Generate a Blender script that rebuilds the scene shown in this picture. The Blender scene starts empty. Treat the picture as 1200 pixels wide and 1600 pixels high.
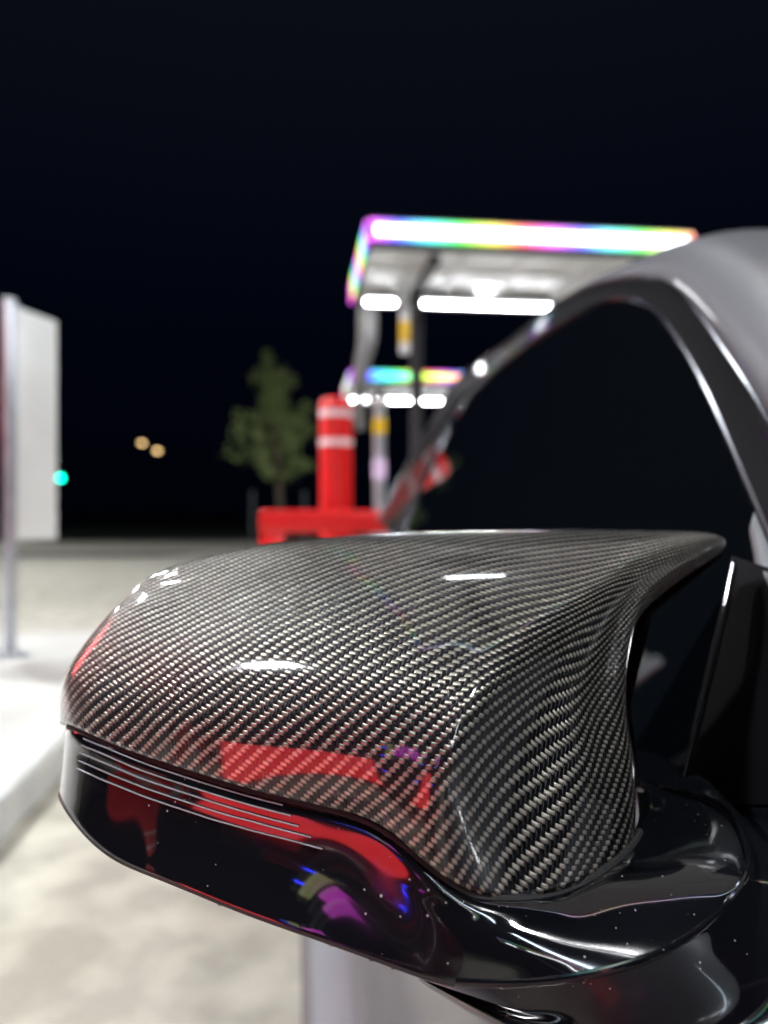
import bpy, bmesh, math, random
import numpy as np
from mathutils import Vector, Matrix, Euler

random.seed(7)
rng = np.random.default_rng(7)
scene = bpy.context.scene
COL = scene.collection
R = math.radians

# ------------------------------------------------------------------ camera, sky, exposure
H = 1.10                      # eye height (m)
FPX = 1200.0                  # focal length in pixels of the 1200x1600 picture
cam_d = bpy.data.cameras.new("camera")
cam = bpy.data.objects.new("camera", cam_d)
COL.objects.link(cam)
cam.location = (0, 0, H)
cam.rotation_euler = (R(90), 0, 0)
cam_d.sensor_fit = 'VERTICAL'
cam_d.sensor_height = 36
cam_d.sensor_width = 27
cam_d.lens = 36 * FPX / 1600
cam_d.clip_start = 0.01
cam_d.clip_end = 2000
cam_d.dof.use_dof = True
cam_d.dof.focus_distance = 0.285
cam_d.dof.aperture_fstop = 5.6
scene.camera = cam

world = bpy.data.worlds.new("World")
scene.world = world
world.use_nodes = True
wn = world.node_tree.nodes
wl = world.node_tree.links
wn.clear()
w_out = wn.new('ShaderNodeOutputWorld')
w_bg = wn.new('ShaderNodeBackground')
w_tc = wn.new('ShaderNodeTexCoord')
w_sep = wn.new('ShaderNodeSeparateXYZ')
w_ramp = wn.new('ShaderNodeValToRGB')
wl.new(w_tc.outputs['Generated'], w_sep.inputs[0])
wl.new(w_sep.outputs['Z'], w_ramp.inputs[0])
wl.new(w_ramp.outputs[0], w_bg.inputs[0])
wl.new(w_bg.outputs[0], w_out.inputs[0])
w_ramp.color_ramp.elements[0].position = 0.0
w_ramp.color_ramp.elements[0].color = (0.00012, 0.0002, 0.0006, 1)
w_ramp.color_ramp.elements[1].position = 0.55
w_ramp.color_ramp.elements[1].color = (0.0008, 0.0010, 0.0020, 1)
e = w_ramp.color_ramp.elements.new(0.25)
e.color = (0.00014, 0.00030, 0.0011, 1)
w_bg.inputs[1].default_value = 1.0

scene.view_settings.view_transform = 'Standard'
scene.view_settings.look = 'None'
scene.view_settings.exposure = 2.0
scene.view_settings.gamma = 1
scene.render.engine = 'CYCLES'
scene.cycles.max_bounces = 8
scene.cycles.sample_clamp_indirect = 6
scene.cycles.caustics_reflective = False
scene.cycles.caustics_refractive = False
scene.cycles.use_denoising = True

# ------------------------------------------------------------------ helpers
def link(name, me, mat=None, parent=None):
    o = bpy.data.objects.new(name, me)
    COL.objects.link(o)
    if mat:
        me.materials.append(mat)
    if parent:
        o.parent = parent
    return o

def empty(name, loc=(0, 0, 0), rz=0.0, parent=None):
    o = bpy.data.objects.new(name, None)
    COL.objects.link(o)
    o.location = loc
    o.rotation_euler = (0, 0, rz)
    o.empty_display_size = 0.2
    if parent:
        o.parent = parent
    return o

def tag(o, label, cat, group=None, kind=None):
    if label: o['label'] = label
    if cat: o['category'] = cat
    if group: o['group'] = group
    if kind: o['kind'] = kind
    return o

def copy_tree(o, parent=None):
    c = o.copy()
    COL.objects.link(c)
    if parent:
        c.parent = parent
    for ch in list(o.children):
        copy_tree(ch, c)
    return c

def mesh_from(verts, faces, name='m', smooth=True):
    me = bpy.data.meshes.new(name)
    me.from_pydata([tuple(v) for v in verts], [], faces)
    if smooth:
        me.polygons.foreach_set('use_smooth', [True] * len(me.polygons))
    me.update()
    return me

class MB:
    """collects simple solids and builds one mesh"""
    def __init__(s):
        s.bm = bmesh.new()
    def box(s, c, d, rz=0, bevel=0.0, rot=None, seg=2):
        b = bmesh.new()
        bmesh.ops.create_cube(b, size=1)
        bmesh.ops.scale(b, vec=d, verts=b.verts)
        if bevel > 0:
            bmesh.ops.bevel(b, geom=list(b.edges), offset=bevel, segments=seg, affect='EDGES', profile=0.5)
        m = Matrix.Translation(c) @ (rot.to_matrix().to_4x4() if rot else Matrix.Rotation(rz, 4, 'Z'))
        bmesh.ops.transform(b, matrix=m, verts=b.verts)
        s.add(b)
        return s
    def cyl(s, a, b_, r1, r2=None, n=24, bevel=0.0):
        a = Vector(a); b_ = Vector(b_)
        r2 = r1 if r2 is None else r2
        d = b_ - a
        b = bmesh.new()
        bmesh.ops.create_cone(b, cap_ends=True, segments=n, radius1=r1, radius2=r2, depth=d.length)
        if bevel > 0:
            ed = [e for e in b.edges if all(len(f.verts) > 4 for f in e.link_faces) is False and any(len(f.verts) > 4 for f in e.link_faces)]
            bmesh.ops.bevel(b, geom=ed, offset=bevel, segments=3, affect='EDGES', profile=0.5)
        q = Vector((0, 0, 1)).rotation_difference(d.normalized())
        m = Matrix.Translation((a + b_) / 2) @ q.to_matrix().to_4x4()
        bmesh.ops.transform(b, matrix=m, verts=b.verts)
        s.add(b)
        return s
    def sphere(s, c, r, sc=(1, 1, 1), n=16):
        b = bmesh.new()
        bmesh.ops.create_uvsphere(b, u_segments=n, v_segments=max(6, n // 2), radius=r)
        bmesh.ops.scale(b, vec=sc, verts=b.verts)
        bmesh.ops.translate(b, vec=c, verts=b.verts)
        s.add(b)
        return s
    def tube(s, pts, r, n=10, closed_ends=True):
        pts = [Vector(p) for p in pts]
        rs = r if hasattr(r, '__len__') else [r] * len(pts)
        b = s.bm
        rings = []
        up = Vector((0, 0, 1))
        for i, p in enumerate(pts):
            t = (pts[min(i + 1, len(pts) - 1)] - pts[max(i - 1, 0)]).normalized()
            x = t.cross(up)
            if x.length < 1e-3:
                x = t.cross(Vector((0, 1, 0)))
            x.normalize()
            y = x.cross(t).normalized()
            rings.append([b.verts.new(p + (x * math.cos(2 * math.pi * k / n) + y * math.sin(2 * math.pi * k / n)) * rs[i]) for k in range(n)])
        for i in range(len(rings) - 1):
            for k in range(n):
                b.faces.new((rings[i][k], rings[i][(k + 1) % n], rings[i + 1][(k + 1) % n], rings[i + 1][k]))
        if closed_ends:
            b.faces.new(rings[0][::-1]); b.faces.new(rings[-1])
        return s
    def add(s, b):
        me = bpy.data.meshes.new('t')
        b.to_mesh(me); b.free()
        s.bm.from_mesh(me)
        bpy.data.meshes.remove(me)
    def build(s, name, mat, parent=None, smooth=True, angle=35):
        bmesh.ops.recalc_face_normals(s.bm, faces=s.bm.faces)
        me = bpy.data.meshes.new(name)
        if smooth:
            for f in s.bm.faces: f.smooth = True
            for e in s.bm.edges:
                if len(e.link_faces) == 2 and e.calc_face_angle(0) > R(angle):
                    e.smooth = False
        s.bm.to_mesh(me); s.bm.free()
        return link(name, me, mat, parent)

def bspline_matrix(n, m):
    """evaluation matrix m x n of a clamped uniform cubic B-spline, and its Greville points"""
    k = 3
    t = np.concatenate([np.zeros(k), np.linspace(0, 1, n - k + 1), np.ones(k)])
    def basis(x):
        N = np.zeros((len(t) - 1))
        for i in range(len(t) - 1):
            if t[i] <= x < t[i + 1]: N[i] = 1
        if x >= 1:
            N[:] = 0; N[n - 1] = 1
        for d in range(1, k + 1):
            M = np.zeros(len(N) - 1)
            for i in range(len(N) - 1):
                a = (x - t[i]) / (t[i + d] - t[i]) if t[i + d] > t[i] else 0
                c = (t[i + d + 1] - x) / (t[i + d + 1] - t[i + 1]) if t[i + d + 1] > t[i + 1] else 0
                M[i] = a * N[i] + c * N[i + 1]
            N = M
        return N[:n]
    E = np.array([basis(x) for x in np.linspace(0, 1, m)])
    g = np.array([np.mean(t[i + 1:i + 4]) for i in range(n)])
    G = np.array([basis(x) for x in g])
    return E, G

def bs_surface(ctrl, mu, mv, fit=0.5):
    """ctrl: rows x cols x 3 -> mv x mu x 3. fit=1 interpolates, 0 approximates"""
    C = np.array(ctrl, float)
    nr, nc = C.shape[:2]
    Ec, Gc = bspline_matrix(nc, mu)
    Er, Gr = bspline_matrix(nr, mv)
    S = np.einsum('ij,kl,jlx->ikx', np.linalg.inv(Gr), np.linalg.inv(Gc), C)
    D = fit * S + (1 - fit) * C
    return np.einsum('ij,kl,jlx->ikx', Er, Ec, D)

def bs_curve(pts, m, fit=0.7):
    C = np.array(pts, float)
    E, G = bspline_matrix(len(C), m)
    D = fit * np.linalg.inv(G) @ C + (1 - fit) * C
    return E @ D

def grid_mesh(S, name='grid', uv=None, flip=False, closed_u=False):
    nv, nu = S.shape[:2]
    verts = S.reshape(-1, 3)
    faces = []
    for j in range(nv - 1):
        for i in range(nu - 1 if not closed_u else nu):
            i2 = (i + 1) % nu
            a, b, c, d = j * nu + i, j * nu + i2, (j + 1) * nu + i2, (j + 1) * nu + i
            faces.append((a, b, c, d) if not flip else (d, c, b, a))
    me = mesh_from(verts, faces, name)
    if uv is not None:
        l = me.uv_layers.new(name='UVMap')
        idx = np.empty(len(me.loops), dtype=np.int32)
        me.loops.foreach_get('vertex_index', idx)
        l.data.foreach_set('uv', uv.reshape(-1, 2)[idx].ravel())
    return me

def P(px, py, Y):
    """world point seen at pixel (px, py) of the 1200x1600 photograph at depth Y"""
    return ((px - 600) / FPX * Y, Y, H - (py - 800) / FPX * Y)

# ------------------------------------------------------------------ materials
def nmat(name):
    m = bpy.data.materials.new(name)
    m.use_nodes = True
    n = m.node_tree.nodes
    return m, n, m.node_tree.links, n['Principled BSDF']

def simple(name, col, rough=0.5, metal=0.0, coat=0.0, spec=0.5, noise=0.0, nscale=8.0, bump=0.0, bscale=60.0, coatr=0.03):
    m, n, l, p = nmat(name)
    p.inputs['Base Color'].default_value = (*col, 1)
    p.inputs['Roughness'].default_value = rough
    p.inputs['Metallic'].default_value = metal
    p.inputs['Coat Weight'].default_value = coat
    p.inputs['Coat Roughness'].default_value = coatr
    p.inputs['Specular IOR Level'].default_value = spec
    tc = n.new('ShaderNodeTexCoord')
    if noise:
        t = n.new('ShaderNodeTexNoise'); t.inputs['Scale'].default_value = nscale; t.inputs['Detail'].default_value = 6
        l.new(tc.outputs['Object'], t.inputs['Vector'])
        r = n.new('ShaderNodeMapRange')
        r.inputs[1].default_value = 0.3; r.inputs[2].default_value = 0.7
        r.inputs[3].default_value = 1 - noise; r.inputs[4].default_value = 1 + noise
        l.new(t.outputs[0], r.inputs[0])
        mx = n.new('ShaderNodeVectorMath'); mx.operation = 'SCALE'
        mx.inputs[0].default_value = col
        l.new(r.outputs[0], mx.inputs['Scale'])
        l.new(mx.outputs[0], p.inputs['Base Color'])
    if bump:
        t = n.new('ShaderNodeTexNoise'); t.inputs['Scale'].default_value = bscale; t.inputs['Detail'].default_value = 4
        l.new(tc.outputs['Object'], t.inputs['Vector'])
        b = n.new('ShaderNodeBump'); b.inputs['Strength'].default_value = bump; b.inputs['Distance'].default_value = 0.01
        l.new(t.outputs[0], b.inputs['Height']); l.new(b.outputs[0], p.inputs['Normal'])
    return m

def emit(name, col, s):
    m, n, l, p = nmat(name)
    p.inputs['Base Color'].default_value = (0.6, 0.6, 0.6, 1)
    p.inputs['Emission Color'].default_value = (*col, 1)
    p.inputs['Emission Strength'].default_value = s
    return m

def gloss_black(name, base=(0.004, 0.0045, 0.006), specks=True, rough=0.03):
    """piano-black paint or plastic with dust specks and faint swirl scratches"""
    m, n, l, p = nmat(name)
    tc = n.new('ShaderNodeTexCoord')
    p.inputs['Roughness'].default_value = rough
    p.inputs['Base Color'].default_value = (*base, 1)
    p.inputs['Coat Weight'].default_value = 0.6
    p.inputs['Coat Roughness'].default_value = 0.02
    if specks:
        v = n.new('ShaderNodeTexVoronoi'); v.inputs['Scale'].default_value = 330
        l.new(tc.outputs['Object'], v.inputs['Vector'])
        big = n.new('ShaderNodeTexNoise'); big.inputs['Scale'].default_value = 35; big.inputs['Detail'].default_value = 3
        l.new(tc.outputs['Object'], big.inputs['Vector'])
        thr = n.new('ShaderNodeMath'); thr.operation = 'MULTIPLY_ADD'
        thr.inputs[1].default_value = 0.5; thr.inputs[2].default_value = -0.18
        l.new(big.outputs[0], thr.inputs[0])
        lt = n.new('ShaderNodeMath'); lt.operation = 'LESS_THAN'
        l.new(v.outputs['Distance'], lt.inputs[0]); l.new(thr.outputs[0], lt.inputs[1])
        # only some of the cells carry a speck
        sep = n.new('ShaderNodeSeparateColor'); l.new(v.outputs['Color'], sep.inputs[0])
        g = n.new('ShaderNodeMath'); g.operation = 'GREATER_THAN'; g.inputs[1].default_value = 0.66
        l.new(sep.outputs[0], g.inputs[0])
        mu = n.new('ShaderNodeMath'); mu.operation = 'MULTIPLY'
        l.new(lt.outputs[0], mu.inputs[0]); l.new(g.outputs[0], mu.inputs[1])
        mix = n.new('ShaderNodeMix'); mix.data_type = 'RGBA'
        mix.inputs['A'].default_value = (*base, 1); mix.inputs['B'].default_value = (0.30, 0.30, 0.32, 1)
        l.new(mu.outputs[0], mix.inputs['Factor'])
        l.new(mix.outputs['Result'], p.inputs['Base Color'])
        rr = n.new('ShaderNodeMapRange')
        rr.inputs[1].default_value = 0.35; rr.inputs[2].default_value = 0.75
        rr.inputs[3].default_value = rough; rr.inputs[4].default_value = rough + 0.10
        l.new(big.outputs[0], rr.inputs[0]); l.new(rr.outputs[0], p.inputs['Roughness'])
    return m

def carbon(name, pitch=0.0017):
    """2x2 twill carbon fibre under clear lacquer, driven by metric UVs"""
    m, n, l, p = nmat(name)
    uv = n.new('ShaderNodeUVMap'); uv.uv_map = 'UVMap'
    # slight draping wobble
    nz = n.new('ShaderNodeTexNoise'); nz.inputs['Scale'].default_value = 28; nz.inputs['Detail'].default_value = 1
    l.new(uv.outputs[0], nz.inputs['Vector'])
    sb = n.new('ShaderNodeVectorMath'); sb.operation = 'SUBTRACT'; sb.inputs[1].default_value = (0.5, 0.5, 0.5)
    l.new(nz.outputs['Color'], sb.inputs[0])
    sc = n.new('ShaderNodeVectorMath'); sc.operation = 'SCALE'; sc.inputs['Scale'].default_value = 0.0035
    l.new(sb.outputs[0], sc.inputs[0])
    ad = n.new('ShaderNodeVectorMath'); ad.operation = 'ADD'
    l.new(uv.outputs[0], ad.inputs[0]); l.new(sc.outputs[0], ad.inputs[1])
    dv = n.new('ShaderNodeVectorMath'); dv.operation = 'SCALE'; dv.inputs['Scale'].default_value = 1 / pitch
    l.new(ad.outputs[0], dv.inputs[0])
    off = n.new('ShaderNodeVectorMath'); off.operation = 'ADD'; off.inputs[1].default_value = (400, 400, 0)
    l.new(dv.outputs[0], off.inputs[0])
    s = n.new('ShaderNodeSeparateXYZ'); l.new(off.outputs[0], s.inputs[0])
    def M(op, a, b=None, c=None):
        x = n.new('ShaderNodeMath'); x.operation = op
        for k, v in enumerate((a, b, c)):
            if v is None: continue
            if isinstance(v, (int, float)): x.inputs[k].default_value = v
            else: l.new(v, x.inputs[k])
        return x.outputs[0]
    X, Y = s.outputs['X'], s.outputs['Y']
    i, j = M('FLOOR', X), M('FLOOR', Y)
    fx, fy = M('FRACT', X), M('FRACT', Y)
    mm = M('MODULO', M('ADD', M('SUBTRACT', i, j), 800), 4)
    mm = M('ROUND', mm)
    weft = M('LESS_THAN', mm, 1.5)
    tw = M('MULTIPLY', M('ADD', mm, fx), 0.5)
    ta = M('MULTIPLY', M('SUBTRACT', M('ADD', M('SUBTRACT', mm, 2), 1), fy), 0.5)
    def bumpf(t, pw):
        q = M('ABSOLUTE', M('SUBTRACT', M('MULTIPLY', t, 2), 1))
        return M('SUBTRACT', 1, M('POWER', q, pw))
    hw = M('MULTIPLY', bumpf(fy, 2.4), M('ADD', M('MULTIPLY', bumpf(tw, 2.2), 0.85), 0.15))
    ha = M('MULTIPLY', bumpf(fx, 2.4), M('ADD', M('MULTIPLY', bumpf(ta, 2.2), 0.85), 0.15))
    mixh = n.new('ShaderNodeMix'); mixh.data_type = 'FLOAT'
    l.new(weft, mixh.inputs['Factor']); l.new(ha, mixh.inputs['A']); l.new(hw, mixh.inputs['B'])
    height = mixh.outputs['Result']
    # fibre grain along each tow
    gx = n.new('ShaderNodeCombineXYZ')
    l.new(M('MULTIPLY', X, 0.25), gx.inputs[0]); l.new(M('MULTIPLY', Y, 9.0), gx.inputs[1])
    gy = n.new('ShaderNodeCombineXYZ')
    l.new(M('MULTIPLY', X, 9.0), gy.inputs[0]); l.new(M('MULTIPLY', Y, 0.25), gy.inputs[1]); gy.inputs[2].default_value = 7
    gm = n.new('ShaderNodeMix'); gm.data_type = 'VECTOR'
    l.new(weft, gm.inputs['Factor']); l.new(gy.outputs[0], gm.inputs['A']); l.new(gx.outputs[0], gm.inputs['B'])
    gn = n.new('ShaderNodeTexNoise'); gn.inputs['Scale'].default_value = 1.0; gn.inputs['Detail'].default_value = 2
    l.new(gm.outputs['Result'], gn.inputs['Vector'])
    # per-float variation
    cell = n.new('ShaderNodeCombineXYZ'); l.new(M('SUBTRACT', i, M('MULTIPLY', mm, weft)), cell.inputs[0]); l.new(j, cell.inputs[1]); l.new(weft, cell.inputs[2])
    wn_ = n.new('ShaderNodeTexWhiteNoise'); l.new(cell.outputs[0], wn_.inputs['Vector'])
    gap = M('POWER', height, 0.9)  # colour darkened at tow edges, imitating shade in the weave
    val = M('MULTIPLY', gap, M('ADD', 0.55, M('MULTIPLY', gn.outputs[0], 0.9)))
    val = M('MULTIPLY', val, M('ADD', 0.8, M('MULTIPLY', wn_.outputs['Value'], 0.4)))
    base = n.new('ShaderNodeMix'); base.data_type = 'RGBA'
    base.inputs['A'].default_value = (0.024, 0.024, 0.028, 1)   # warp tows, dark: sheen contrast of the weave painted in
    base.inputs['B'].default_value = (0.43, 0.405, 0.35, 1)   # weft tows, painted pale as if catching the light
    l.new(weft, base.inputs['Factor'])
    bs = n.new('ShaderNodeVectorMath'); bs.operation = 'SCALE'
    l.new(base.outputs['Result'], bs.inputs[0]); l.new(val, bs.inputs['Scale'])
    l.new(bs.outputs[0], p.inputs['Base Color'])
    p.inputs['Metallic'].default_value = 0.9
    p.inputs['Roughness'].default_value = 0.38
    p.inputs['Anisotropic'].default_value = 0.75
    tg = n.new('ShaderNodeTangent'); tg.direction_type = 'UV_MAP'; tg.uv_map = 'UVMap'
    l.new(tg.outputs[0], p.inputs['Tangent'])
    l.new(M('MULTIPLY', M('SUBTRACT', 1, weft), 0.25), p.inputs['Anisotropic Rotation'])
    hsum = M('ADD', height, M('MULTIPLY', gn.outputs[0], 0.10))
    b = n.new('ShaderNodeBump'); b.inputs['Strength'].default_value = 1.0; b.inputs['Distance'].default_value = 0.00030
    l.new(hsum, b.inputs['Height']); l.new(b.outputs[0], p.inputs['Normal'])
    p.inputs['Coat Weight'].default_value = 1.0
    p.inputs['Coat Roughness'].default_value = 0.06
    p.inputs['Coat IOR'].default_value = 1.55
    return m

def concrete(name, c1, c2, stain=0.35, scale=1.0, rough=0.75, joints=None):
    m, n, l, p = nmat(name)
    geo = n.new('ShaderNodeNewGeometry')
    def N(sc, det, v=None):
        t = n.new('ShaderNodeTexNoise'); t.inputs['Scale'].default_value = sc * scale; t.inputs['Detail'].default_value = det
        l.new(geo.outputs['Position'], t.inputs['Vector'])
        return t.outputs[0]
    mix = n.new('ShaderNodeMix'); mix.data_type = 'RGBA'
    mix.inputs['A'].default_value = (*c1, 1); mix.inputs['B'].default_value = (*c2, 1)
    r = n.new('ShaderNodeMapRange'); r.inputs[1].default_value = 0.35; r.inputs[2].default_value = 0.65
    l.new(N(1.3, 8), r.inputs[0]); l.new(r.outputs[0], mix.inputs['Factor'])
    r2 = n.new('ShaderNodeMapRange'); r2.inputs[1].default_value = 0.42; r2.inputs[2].default_value = 0.62
    r2.inputs[3].default_value = 1 - stain; r2.inputs[4].default_value = 1.05
    l.new(N(5.5, 10), r2.inputs[0])
    r3 = n.new('ShaderNodeMapRange'); r3.inputs[1].default_value = 0.3; r3.inputs[2].default_value = 0.7
    r3.inputs[3].default_value = 0.9; r3.inputs[4].default_value = 1.08
    l.new(N(90, 4), r3.inputs[0])
    mu = n.new('ShaderNodeMath'); mu.operation = 'MULTIPLY'
    l.new(r2.outputs[0], mu.inputs[0]); l.new(r3.outputs[0], mu.inputs[1])
    last = mu.outputs[0]
    if joints:
        rot = n.new('ShaderNodeVectorRotate'); rot.rotation_type = 'Z_AXIS'; rot.inputs['Angle'].default_value = joints[1]
        l.new(geo.outputs['Position'], rot.inputs['Vector'])
        sp = n.new('ShaderNodeSeparateXYZ'); l.new(rot.outputs[0], sp.inputs[0])
        for k in (0, 1):
            a = n.new('ShaderNodeMath'); a.operation = 'MULTIPLY_ADD'; a.inputs[1].default_value = 1 / joints[0]; a.inputs[2].default_value = 0.62 + 0.25 * k
            l.new(sp.outputs[k], a.inputs[0])
            f = n.new('ShaderNodeMath'); f.operation = 'FRACT'; l.new(a.outputs[0], f.inputs[0])
            g = n.new('ShaderNodeMath'); g.operation = 'GREATER_THAN'; g.inputs[1].default_value = 0.012 / joints[0]
            l.new(f.outputs[0], g.inputs[0])
            h = n.new('ShaderNodeMath'); h.operation = 'MULTIPLY_ADD'; h.inputs[1].default_value = 0.5; h.inputs[2].default_value = 0.5
            l.new(g.outputs[0], h.inputs[0])
            q = n.new('ShaderNodeMath'); q.operation = 'MULTIPLY'; l.new(last, q.inputs[0]); l.new(h.outputs[0], q.inputs[1])
            last = q.outputs[0]
    s = n.new('ShaderNodeVectorMath'); s.operation = 'SCALE'
    l.new(mix.outputs['Result'], s.inputs[0]); l.new(last, s.inputs['Scale'])
    l.new(s.outputs[0], p.inputs['Base Color'])
    p.inputs['Roughness'].default_value = rough
    b = n.new('ShaderNodeBump'); b.inputs['Strength'].default_value = 0.25; b.inputs['Distance'].default_value = 0.004
    l.new(N(60, 6), b.inputs['Height']); l.new(b.outputs[0], p.inputs['Normal'])
    return m

M_carbon = carbon('carbon_twill')
M_black = gloss_black('piano_black')
M_lens = gloss_black('smoked_lens', base=(0.006, 0.004, 0.005), specks=True)
M_dark = simple('matt_black_plastic', (0.012, 0.012, 0.013), 0.5, bump=0.1, bscale=400)
M_rubber = simple('rubber', (0.015, 0.015, 0.016), 0.65, bump=0.15, bscale=200)
M_seal = simple('window_frame_satin_black', (0.0022, 0.0022, 0.0034), 0.55, spec=0.05, noise=0.1, coat=0.35, coatr=0.05)
M_trim = simple('grey_trim', (0.22, 0.22, 0.25), 0.16, metal=1.0, noise=0.1, nscale=30)
M_chrome = simple('chrome', (0.75, 0.76, 0.78), 0.12, metal=1.0)
M_paint = simple('silver_grey_paint', (0.15, 0.155, 0.17), 0.48, metal=0.5, coat=0.5, noise=0.03, nscale=400)
M_body = gloss_black('body_paint_dark', base=(0.010, 0.010, 0.012), rough=0.08)
M_mirror = simple('mirror_glass', (0.8, 0.82, 0.85), 0.02, metal=1.0)
M_line = simple('lens_light_guide', (0.22, 0.22, 0.24), 0.3, noise=0.05)
M_concrete = concrete('pavement_concrete', (0.47, 0.45, 0.385), (0.41, 0.385, 0.315), 0.24, 1.0, joints=(4.5, R(8)))
M_walk = concrete('sidewalk_concrete', (0.52, 0.53, 0.50), (0.46, 0.47, 0.44), 0.08, 0.6)
M_kerb = concrete('kerb_concrete', (0.58, 0.59, 0.57), (0.52, 0.53, 0.51), 0.08, 1.0)
M_asphalt = concrete('asphalt', (0.075, 0.077, 0.08), (0.05, 0.052, 0.055), 0.2, 1.0)
M_grass = simple('verge_grass', (0.012, 0.018, 0.010), 0.9, noise=0.5, nscale=1.5, bump=0.6, bscale=30)
M_red = simple('red_paint', (0.72, 0.012, 0.012), 0.35, coat=0.3, noise=0.06, nscale=6)
M_band = simple('reflective_white_tape', (0.85, 0.70, 0.72), 0.35, noise=0.05)
M_white = simple('white_metal_panel', (0.70, 0.71, 0.74), 0.5, noise=0.08, nscale=3)
M_signwhite = simple('white_sign_panel', (0.84, 0.86, 0.86), 0.45, noise=0.03, nscale=4)
M_pink = simple('pink_print', (0.75, 0.30, 0.45), 0.5, noise=0.25, nscale=3)
M_galv = simple('galvanised_steel', (0.50, 0.53, 0.58), 0.35, metal=0.7, noise=0.12, nscale=12)
M_darkmetal = simple('dark_bronze_metal', (0.012, 0.011, 0.014), 0.6, noise=0.1)
M_hose = simple('light_grey_hose', (0.12, 0.115, 0.115), 0.5, noise=0.1, nscale=9)
M_yellow = simple('yellow_plate', (0.80, 0.50, 0.02), 0.5, noise=0.05)
M_bark = simple('tree_bark', (0.16, 0.12, 0.09), 0.85, noise=0.3, nscale=12)
M_stake = simple('grey_stake', (0.10, 0.11, 0.12), 0.8, noise=0.1)

def leafmat():
    m, n, l, p = nmat('tree_leaves')
    oi = n.new('ShaderNodeNewGeometry')
    r = n.new('ShaderNodeValToRGB')
    r.color_ramp.elements[0].color = (0.20, 0.30, 0.09, 1)
    r.color_ramp.elements[1].color = (0.50, 0.60, 0.25, 1)
    l.new(oi.outputs['Random Per Island'], r.inputs[0]); l.new(r.outputs[0], p.inputs['Base Color'])
    p.inputs['Roughness'].default_value = 0.6
    return m
M_leaf = leafmat()

LAMP_K = 1.6
M_tube = emit('lamp_tube_white', (0.93, 0.97, 1.0), 9 * LAMP_K)
M_lot = emit('lot_lamp_white', (0.96, 0.98, 1.0), 172)
M_core = emit('led_overexposed_core', (0.95, 0.97, 1.0), 1.7)

def rainbow(name, strength=0.55, period=1.7):
    """addressable led strip: hue runs along the strip (object space)"""
    m, n, l, p = nmat(name)
    tc = n.new('ShaderNodeTexCoord')
    sp = n.new('ShaderNodeSeparateXYZ'); l.new(tc.outputs['Object'], sp.inputs[0])
    a = n.new('ShaderNodeMath'); a.operation = 'MULTIPLY_ADD'; l.new(sp.outputs[1], a.inputs[0]); a.inputs[1].default_value = 1.8; l.new(sp.outputs[0], a.inputs[2])
    b = n.new('ShaderNodeMath'); b.operation = 'MULTIPLY_ADD'; b.inputs[1].default_value = -1 / period; b.inputs[2].default_value = 0.78 + 10
    l.new(a.outputs[0], b.inputs[0])
    f = n.new('ShaderNodeMath'); f.operation = 'FRACT'; l.new(b.outputs[0], f.inputs[0])
    c = n.new('ShaderNodeCombineColor'); c.mode = 'HSV'; c.inputs[1].default_value = 0.96; c.inputs[2].default_value = 1
    l.new(f.outputs[0], c.inputs[0])
    l.new(c.outputs[0], p.inputs['Emission Color'])
    p.inputs['Base Color'].default_value = (0.3, 0.3, 0.3, 1)
    p.inputs['Emission Strength'].default_value = strength
    return m
M_rgb = rainbow('led_colour_strip')
M_rgb2 = rainbow('led_colour_front', 0.9, 2.6)

# ------------------------------------------------------------------ ground and setting
def sheet(name, pts, z, mat, thick=0.0):
    bm = bmesh.new()
    vs = [bm.verts.new((x, y, z)) for x, y in pts]
    f = bm.faces.new(vs)
    if f.normal.z < 0: f.normal_flip()
    if thick:
        r = bmesh.ops.extrude_face_region(bm, geom=[f])
        bmesh.ops.translate(bm, vec=(0, 0, -thick), verts=[g for g in r['geom'] if isinstance(g, bmesh.types.BMVert)])
        bmesh.ops.recalc_face_normals(bm, faces=bm.faces)
    me = bpy.data.meshes.new(name); bm.to_mesh(me); bm.free()
    o = link(name, me, mat); o['kind'] = 'structure'
    return o

sheet('ground', [(-500, -300), (500, -300), (500, 900), (-500, 900)], -0.02, M_grass)
sheet('pavement', [(-60, -40), (60, -40), (60, 28.5), (-60, 28.5)], 0.0, M_concrete)
# access road crossing at the far side of the lot
sheet('road', [(-60, 18.6), (-5.6, 18.6), (-4.4, 20.8), (-60, 20.8)], 0.004, M_asphalt)
sheet('road', [(-200, 46), (200, 46), (200, 53), (-200, 53)], -0.01, M_asphalt)

# raised sidewalk at the left with its kerb; kerb line runs from A to B
kd = Vector((math.sin(R(-6.4)), math.cos(R(-6.4)), 0)); kn = Vector((-kd.y, kd.x, 0))
A0 = kn * 0.98 - kd * 0.5
B0 = kn * 0.98 + kd * 6.4
kw = 0.22
def xy(v): return (v.x, v.y)
sheet('sidewalk', [xy(A0 + kn * kw), xy(B0 + kn * kw), xy(B0 + kn * 6), xy(A0 + kn * 6)], 0.146, M_walk, 0.14)
kb = bmesh.new()
prof = [(0.0, -0.01), (0.0, 0.125), (0.008, 0.142), (0.025, 0.150), (kw - .002, 0.150), (kw - .002, -0.01)]
ends = []
for q in (A0, B0):
    ends.append([kb.verts.new(q + kn * a + Vector((0, 0, z))) for a, z in prof])
for k in range(len(prof)):
    k2 = (k + 1) % len(prof)
    kb.faces.new((ends[0][k], ends[0][k2], ends[1][k2], ends[1][k]))
kb.faces.new(ends[0]); kb.faces.new(ends[1][::-1])
bmesh.ops.recalc_face_normals(kb, faces=kb.faces)
kme = bpy.data.meshes.new('kerb'); kb.to_mesh(kme); kb.free()
ko = link('kerb', kme, M_kerb); ko['kind'] = 'structure'

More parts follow.
